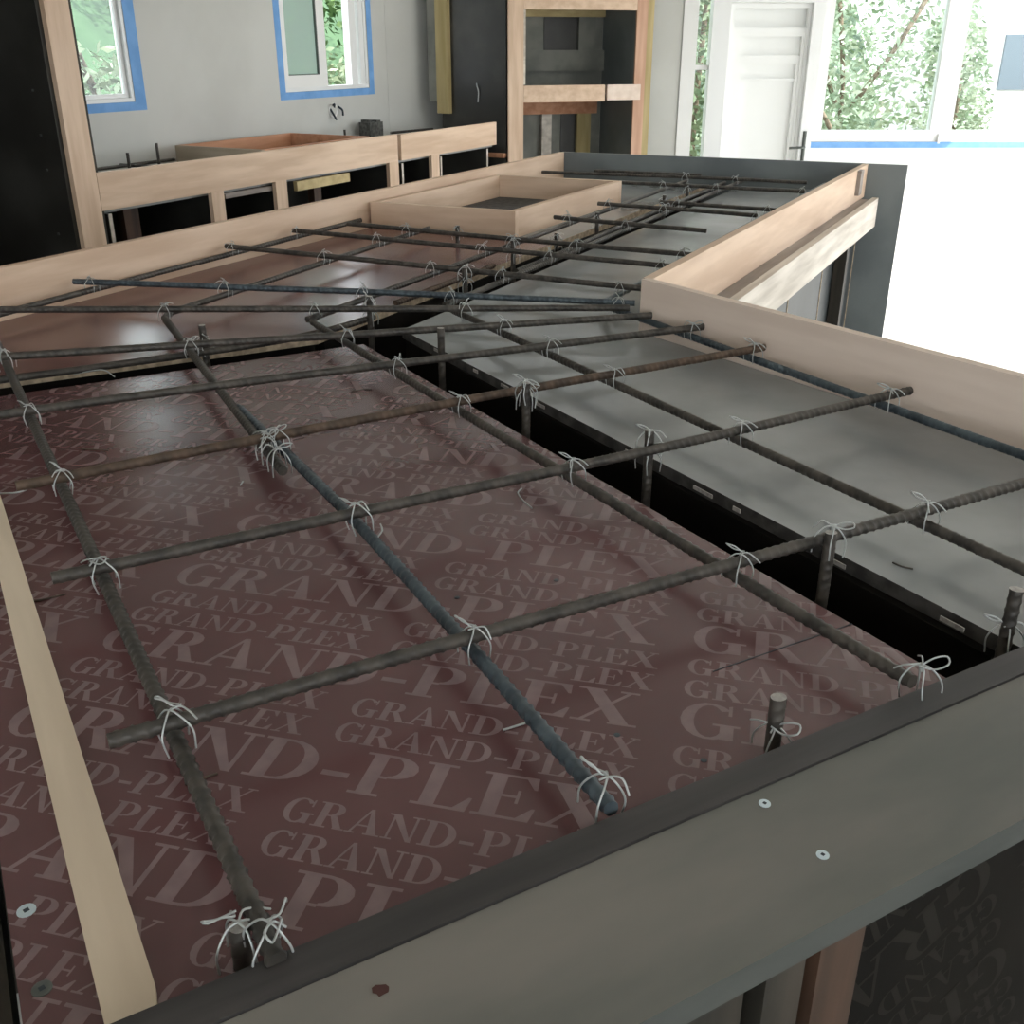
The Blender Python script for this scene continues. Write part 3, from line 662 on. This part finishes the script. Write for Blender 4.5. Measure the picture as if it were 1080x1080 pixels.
# unseen east and south walls; openings added and sized to light the room
mb = MB(); mb.box(4.4,4.6,-3,1.0,0,ZC); mb.box(4.4,4.6,2.9,3.1,0,2.45); mb.box(4.4,4.6,1.0,7.39,2.45,ZC); struct(mb.build('wall_east', M['wallw']))
mb = MB(); mb.box(-6.0,-3.0,-3.2,-3,0,ZC); mb.box(3.6,4.6,-3.2,-3,0,ZC); mb.box(-3.0,3.6,-3.2,-3,0,1.15); mb.box(-3.0,3.6,-3.2,-3,2.45,ZC); struct(mb.build('wall_south', M['wallw']))
poly = [K(-5.4,-4.05), K(5.87,-4.05), (-.45,YW+.2), (4.6,YW+.2), (4.6,-3.2), (-6.0,-3.2)]
struct(MB().prism(poly, -.12, 0).build('floor', M['floor'])); struct(MB().prism(poly, ZC, ZC+.15).build('ceiling', M['ceil']))

# windows in the left wall
def frame_k(b, u0,u1,z0,z1,v0,v1,w):
    b.kbox(u0,u1,v0,v1,z0,z0+w); b.kbox(u0,u1,v0,v1,z1-w,z1); b.kbox(u0,u0+w,v0,v1,z0+w,z1-w); b.kbox(u1-w,u1,v0,v1,z0+w,z1-w); return b
def tape_k(par, u0,u1,z0,z1,w=.036,ws=.055,v=-3.8695):
    b = MB()
    b.kbox(u0-ws,u1+ws,v,v+.001,z0-w,z0); b.kbox(u0-ws,u1+ws,v,v+.001,z1,z1+w); b.kbox(u0-ws,u0,v,v+.001,z0,z1); b.kbox(u1,u1+ws,v,v+.001,z0,z1)
    b.build('masking_tape', M['tape'], par)
w1 = MB(); frame_k(w1, 2.951,3.754,WZ0+.001,WZ1-.001,-3.91,-3.872,.016); w1 = struct(w1.build('window_1', M['white']))
b = MB(); frame_k(b, 2.968,3.737,WZ0+.018,WZ1-.018,-3.908,-3.888,.018); b.build('sash', M['white'], w1)
MB().kbox(2.986,3.719,-3.90,-3.896,WZ0+.036,WZ1-.036).build('pane', M['glass'], w1)
tape_k(w1, 2.95,3.755,WZ0,WZ1,.038,.066)
w2 = MB(); frame_k(w2, 4.856,5.667,WZ0+.001,WZ1-.001,-3.93,-3.874,.022); w2.kbox(5.51,5.575,-3.93,-3.885,WZ0+.023,WZ1-.023); w2.kbox(5.60,5.645,-3.925,-3.88,WZ0+.023,WZ1-.023)
w2 = struct(w2.build('window_2', M['white']))
s2 = MB(); s2.kbox(4.879,4.905,-3.905,-3.88,WZ0+.023,WZ1-.03); s2.kbox(5.188,5.262,-3.905,-3.88,WZ0+.023,WZ1-.03); s2.kbox(4.905,5.188,-3.905,-3.88,WZ0+.023,WZ0+.085); s2.kbox(4.905,5.188,-3.905,-3.88,WZ1-.085,WZ1-.03)
s2 = s2.build('sash', M['wallw'], w2)
MB().kbox(4.905,5.188,-3.897,-3.893,WZ0+.085,WZ1-.085).build('pane', M['dustglass'], s2)
b = MB(); b.kbox(5.180,5.188,-3.892,-3.879,WZ0+.085,WZ1-.085); b.kbox(4.905,5.18,-3.892,-3.879,WZ0+.085,WZ0+.09); b.build('gasket', M['screwdark'], s2)
tape_k(w2, 4.855,5.668,WZ0,WZ1,.038,.050)

# side light, door and window in the far wall
sl = MB(); sl.box(1.118,1.214,YW-.01,YW+.08,0,2.149); sl.box(1.2145,1.303,YW+.02,YW+.06,T+.40,T+.43)
sl = struct(sl.build('window_4', M['wallw']))
MB().box(1.2145,1.303,YW+.075,YW+.079,0.02,2.14).build('pane', M['glass'], sl)
dr = MB(); dr.box(1.305,1.42,YW-.02,YW+.10,0,2.148); dr.box(1.955,2.033,YW-.02,YW+.10,0,2.148); dr.box(1.42,1.955,YW-.02,YW+.10,T+.80,2.148)
dr = struct(dr.build('door_1', M['white']))
lf = MB()
def step(x0,x1,z0,z1,wl,wt,y0,y1):
    lf.box(x0,x0+wl,y0,y1,z0,z1); lf.box(x1-.02,x1,y0,y1,z0,z1); lf.box(x0+wl,x1-.02,y0,y1,z1-wt,z1); lf.box(x0+wl,x1-.02,y0,y1,z0,z0+.10)
step(1.421,1.954,.01,T+.799,.035,.03,YW+.03,YW+.07)
step(1.456,1.934,.11,T+.655,.05,.055,YW+.045,YW+.085)
step(1.506,1.914,.21,T+.487,.03,.05,YW+.055,YW+.095)
lf.box(1.43,1.95,YW+.086,YW+.10,.02,T+.79); lf.box(1.536,1.894,YW+.058,YW+.09,T+.33,T+.345)
lf = lf.build('door_leaf', M['cream'], dr)
b = MB(); b.tube([(1.985,YW-.022,T-.20),(1.985,YW-.022,T+.02)], .012, 8); b.tube(smooth_path([(1.985,YW-.03,T-.08),(1.975,YW-.055,T-.082),(1.88,YW-.055,T-.086)], .02), .008, 8); b.build('handle', M['screwdark'], dr)
w3 = MB(); WX0, WX1 = 2.036, 4.199
for x0, x1 in ((2.036,2.105), (2.845,2.99), (3.82,4.199)): w3.box(x0,x1,YW+.02,YW+.09,T-.049,2.249)
for x0, x1 in ((2.105,2.845), (2.99,3.82)): w3.box(x0,x1,YW+.02,YW+.09,T-.049,T+.021); w3.box(x0,x1,YW+.02,YW+.09,2.18,2.249)
w3.box(2.90,2.915,YW-.005,YW+.02,T-.06,T+.0)
w3 = struct(w3.build('window_3', M['white']))
MB().box(2.105,2.845,YW+.05,YW+.054,T+.021,2.18).build('pane', M['glass'], w3)
MB().box(2.99,3.82,YW+.05,YW+.054,T+.021,2.18).build('pane', M['glass'], w3)
b = MB(); b.box(2.03,4.25,YW-.0015,YW-.0002,T-.089,T-.0505); b.build('masking_tape', M['tape'], w3)
b = MB(); b.box(2.036,4.38,YW-.012,YW-.0005,0.0,.07); struct(b.build('baseboard_right', M['wallw']))

# ------------------------------------------------------------------ outside
g = MB(); g.box(-30,30,-30,40,-.5,-.30); o = struct(g.build('ground', M['earth']))
def hill(name, f, m, nx=24, ny=8):
    b = MB(); vs = [f(i/nx, j/ny) for j in range(ny+1) for i in range(nx+1)]
    b.add(vs, [(j*(nx+1)+i, j*(nx+1)+i+1, (j+1)*(nx+1)+i+1, (j+1)*(nx+1)+i) for j in range(ny) for i in range(nx)], 0, True)
    return struct(b.build(name, m))
def hf(s, t):
    x, y = K(2+14*s, -7.2-6*t); return (x, y, -.3+5.0*t**.8+.25*noise.noise(Vector((s*6,t*4,0))))
hill('hill', hf, M['lawn'])
def hf2(s, t):
    return (-1.0+5.9*s+.35*t, 14.0+5*t, -.3+4.6*t**.7*(1-.25*max(0,s-.75)*4)+.3*noise.noise(Vector((s*9,t*6,3))))
M['shade_bank'] = mat('leaf_shadow_bank', (.035,.06,.035), .9, scale=5, col2=(.17,.22,.15), detail=9)
hill('hill', hf2, M['shade_bank'])  # added bank, its dark green painting the shadow behind the leaves
def foliage(centres, n, size, seed):
    r = random.Random(seed); b = MB()
    for _ in range(n):
        cx, cy, cz, rx, rz = r.choice(centres)
        d = Vector((r.gauss(0,1), r.gauss(0,1), r.gauss(0,1))).normalized()*(r.random()**.4)
        p = Vector((cx+d.x*rx, cy+d.y*rx, cz+d.z*rz))
        a = Vector((r.gauss(0,1), r.gauss(0,1), r.gauss(0,.7))).normalized(); q = a.cross(Vector((r.random(),r.random(),r.random()))).normalized()
        L = size*r.uniform(.6,1.4); W = L*.45
        b.add([p-a*L*.5, p+q*W*.5, p+a*L*.5, p-q*W*.5], [(0,1,2,3)])
    return b
def bush(name, label, centres, n, size, seed, mkey, trunks):
    t = thing(name, label, 'shrub', (centres[0][0], centres[0][1], -.3))
    lf_ = foliage(centres, n, size, seed).build('foliage', M[mkey], t); lf_['kind'] = 'stuff'
    b = MB()
    for p in trunks: b.tube(smooth_path(p, .12), .025, 6)
    b.build('branches', M['bark'], t)
def kc(u, v, z, rx, rz): x, y = K(u, v); return (x, y, z, rx, rz)
def kp(*q): return [(*K(u,v), z) for u,v,z in q]
bush('garden_shrub', 'pale dappled shrub outside the first window', [kc(5.3,-5.5,.9,.5,.7), kc(5.9,-5.9,1.0,.6,.6), kc(4.8,-5.3,.7,.5,.6), kc(5.0,-5.8,1.15,.5,.45)], 2600, .085, 1, 'leafp', [kp((5.2,-5.5,-.3),(5.3,-5.4,.6),(5.6,-5.5,1.5)), kp((5.6,-5.8,-.3),(5.5,-5.8,.7),(5.1,-5.7,1.5))])
bush('garden_shrub', 'twiggy shrub with pale branches outside the second window', [kc(7.9,-5.6,.9,.6,.7), kc(8.6,-5.8,1.0,.6,.7), kc(7.3,-5.3,.8,.5,.6)], 2300, .08, 2, 'leafp', [kp((7.8,-5.5,-.3),(8.0,-5.3,.9),(8.6,-5.1,1.7)), kp((8.3,-5.4,-.3),(8.2,-5.3,.9),(7.5,-5.2,1.75)), kp((8.9,-5.3,1.0),(8.0,-5.2,1.4),(7.4,-5.2,1.6))])
bush('garden_tree', 'green tree growing beyond the second window', [kc(10.5,-8.6,2.6,1.2,1.0), kc(9.3,-8.8,2.5,1.0,.9), kc(11.4,-8.2,2.4,1.0,.9)], 3200, .12, 3, 'leaf', [kp((10.4,-8.6,-.3),(10.5,-8.6,1.2),(10.3,-8.5,2.8))])
def c3(x, y, z, rx, rz): return (x, y, z, rx, rz)
bush('garden_tree', 'sunlit leafy tree filling the left pane of the far right window', [c3(3.1,11.6,1.2,.9,.8), c3(4.0,11.8,1.5,.9,.9), c3(3.5,11.9,2.6,1.1,.8), c3(4.3,12.0,2.6,.8,.7), c3(2.8,11.9,2.2,.7,.8), c3(3.6,11.5,.5,1.1,.6), c3(3.0,11.6,.7,.7,.6)], 9000, .085, 4, 'leafw', [[(3.4,11.7,-.3),(3.5,11.7,1.0),(3.3,11.8,2.4)], [(3.5,11.7,.8),(3.9,11.3,1.6),(4.4,11.3,2.6)], [(3.4,11.6,1.0),(3.0,11.3,1.7),(2.7,11.3,2.5)], [(3.6,11.2,.2),(3.2,11.0,.8),(2.9,11.0,1.2)]])
bush('garden_tree', 'glare-paled tree seen through the right pane of the far window', [c3(5.05,12.6,.8,.42,1.0), c3(5.0,12.7,1.5,.34,.5), c3(5.2,12.8,.6,.4,.7)], 4500, .08, 5, 'leafw', [[(5.05,12.5,-.3),(5.05,12.5,1.0),(5.0,12.5,1.7)]])
bush('garden_tree', 'green tree seen through the narrow side light left of the white door', [c3(1.55,9.3,1.0,.35,.8), c3(1.6,9.3,2.0,.4,.7), c3(1.55,9.2,.3,.35,.5)], 2600, .08, 6, 'leafp', [[(1.55,9.3,-.3),(1.55,9.3,1.0),(1.6,9.3,2.2)]])
nh = thing('neighbour_house', 'white neighbouring house beyond the far right window', 'house', (9.0,16.5,-.3))
MB().box(6.42,12,15,19,-.3,2.75).build('walls', M['house'], nh)
MB().prism([(6.2,14.7),(12.3,14.7),(12.3,19.3),(6.2,19.3)], 2.75, 2.9).build('roof', M['roofm'], nh)
MB().box(6.56,7.6,14.96,14.999,1.0,1.68).build('window', M['dkglass'], nh)

# ------------------------------------------------------------------ light, world, camera
W = bpy.data.worlds.new('world'); bpy.context.scene.world = W; W.use_nodes = True
W.node_tree.nodes['Background'].inputs['Color'].default_value = (.90,.95,1.0,1); W.node_tree.nodes['Background'].inputs['Strength'].default_value = 1.0
def sun(d, e):
    l = bpy.data.lights.new('sun', 'SUN'); l.energy = e; l.angle = RAD(.6); l.color = (1,.96,.90)
    o = bpy.data.objects.new('sun', l); C.objects.link(o); o.location = (8,-2,8)
    o.rotation_euler = Vector(d).to_track_quat('-Z','Y').to_euler(); return o
sun((-.66,.42,-.62), 1.6)
def portal(loc, d, sx, sy):
    l = bpy.data.lights.new('daylight_portal', 'AREA'); l.shape = 'RECTANGLE'; l.size = sx; l.size_y = sy; l.cycles.is_portal = True
    o = bpy.data.objects.new('daylight_portal', l); C.objects.link(o); o.location = loc; o.rotation_euler = Vector(d).to_track_quat('-Z','Z').to_euler()
portal((4.62,4.2,1.22), (-1,0,0), 6.4, 2.45)
portal((.3,-3.22,1.8), (0,1,0), 6.6, 1.3)
portal((3.1,YW+.22,1.6), (0,-1,0), 2.2, 1.3)
for u in (3.37,5.26):
    x, y = K(u,-4.07); portal((x,y,(WZ0+WZ1)/2), (vA[0],vA[1],0), .84, .9)
cd = bpy.data.cameras.new('camera'); cd.sensor_width = 36; cd.lens = 36; cd.clip_start = .02
cam = bpy.data.objects.new('camera', cd); C.objects.link(cam); cam.location = (0,0,H)
pitch = math.atan((540-47.6)/1080)
cam.rotation_euler = (math.pi/2-pitch, 0, 0)
sc = bpy.context.scene; sc.camera = cam
sc.view_settings.view_transform = 'Standard'; sc.view_settings.look = 'None'; sc.view_settings.gamma = 1; sc.view_settings.exposure = 2.36
sc.cycles.use_denoising = True; sc.cycles.max_bounces = 10; sc.cycles.diffuse_bounces = 6; sc.cycles.transparent_max_bounces = 12
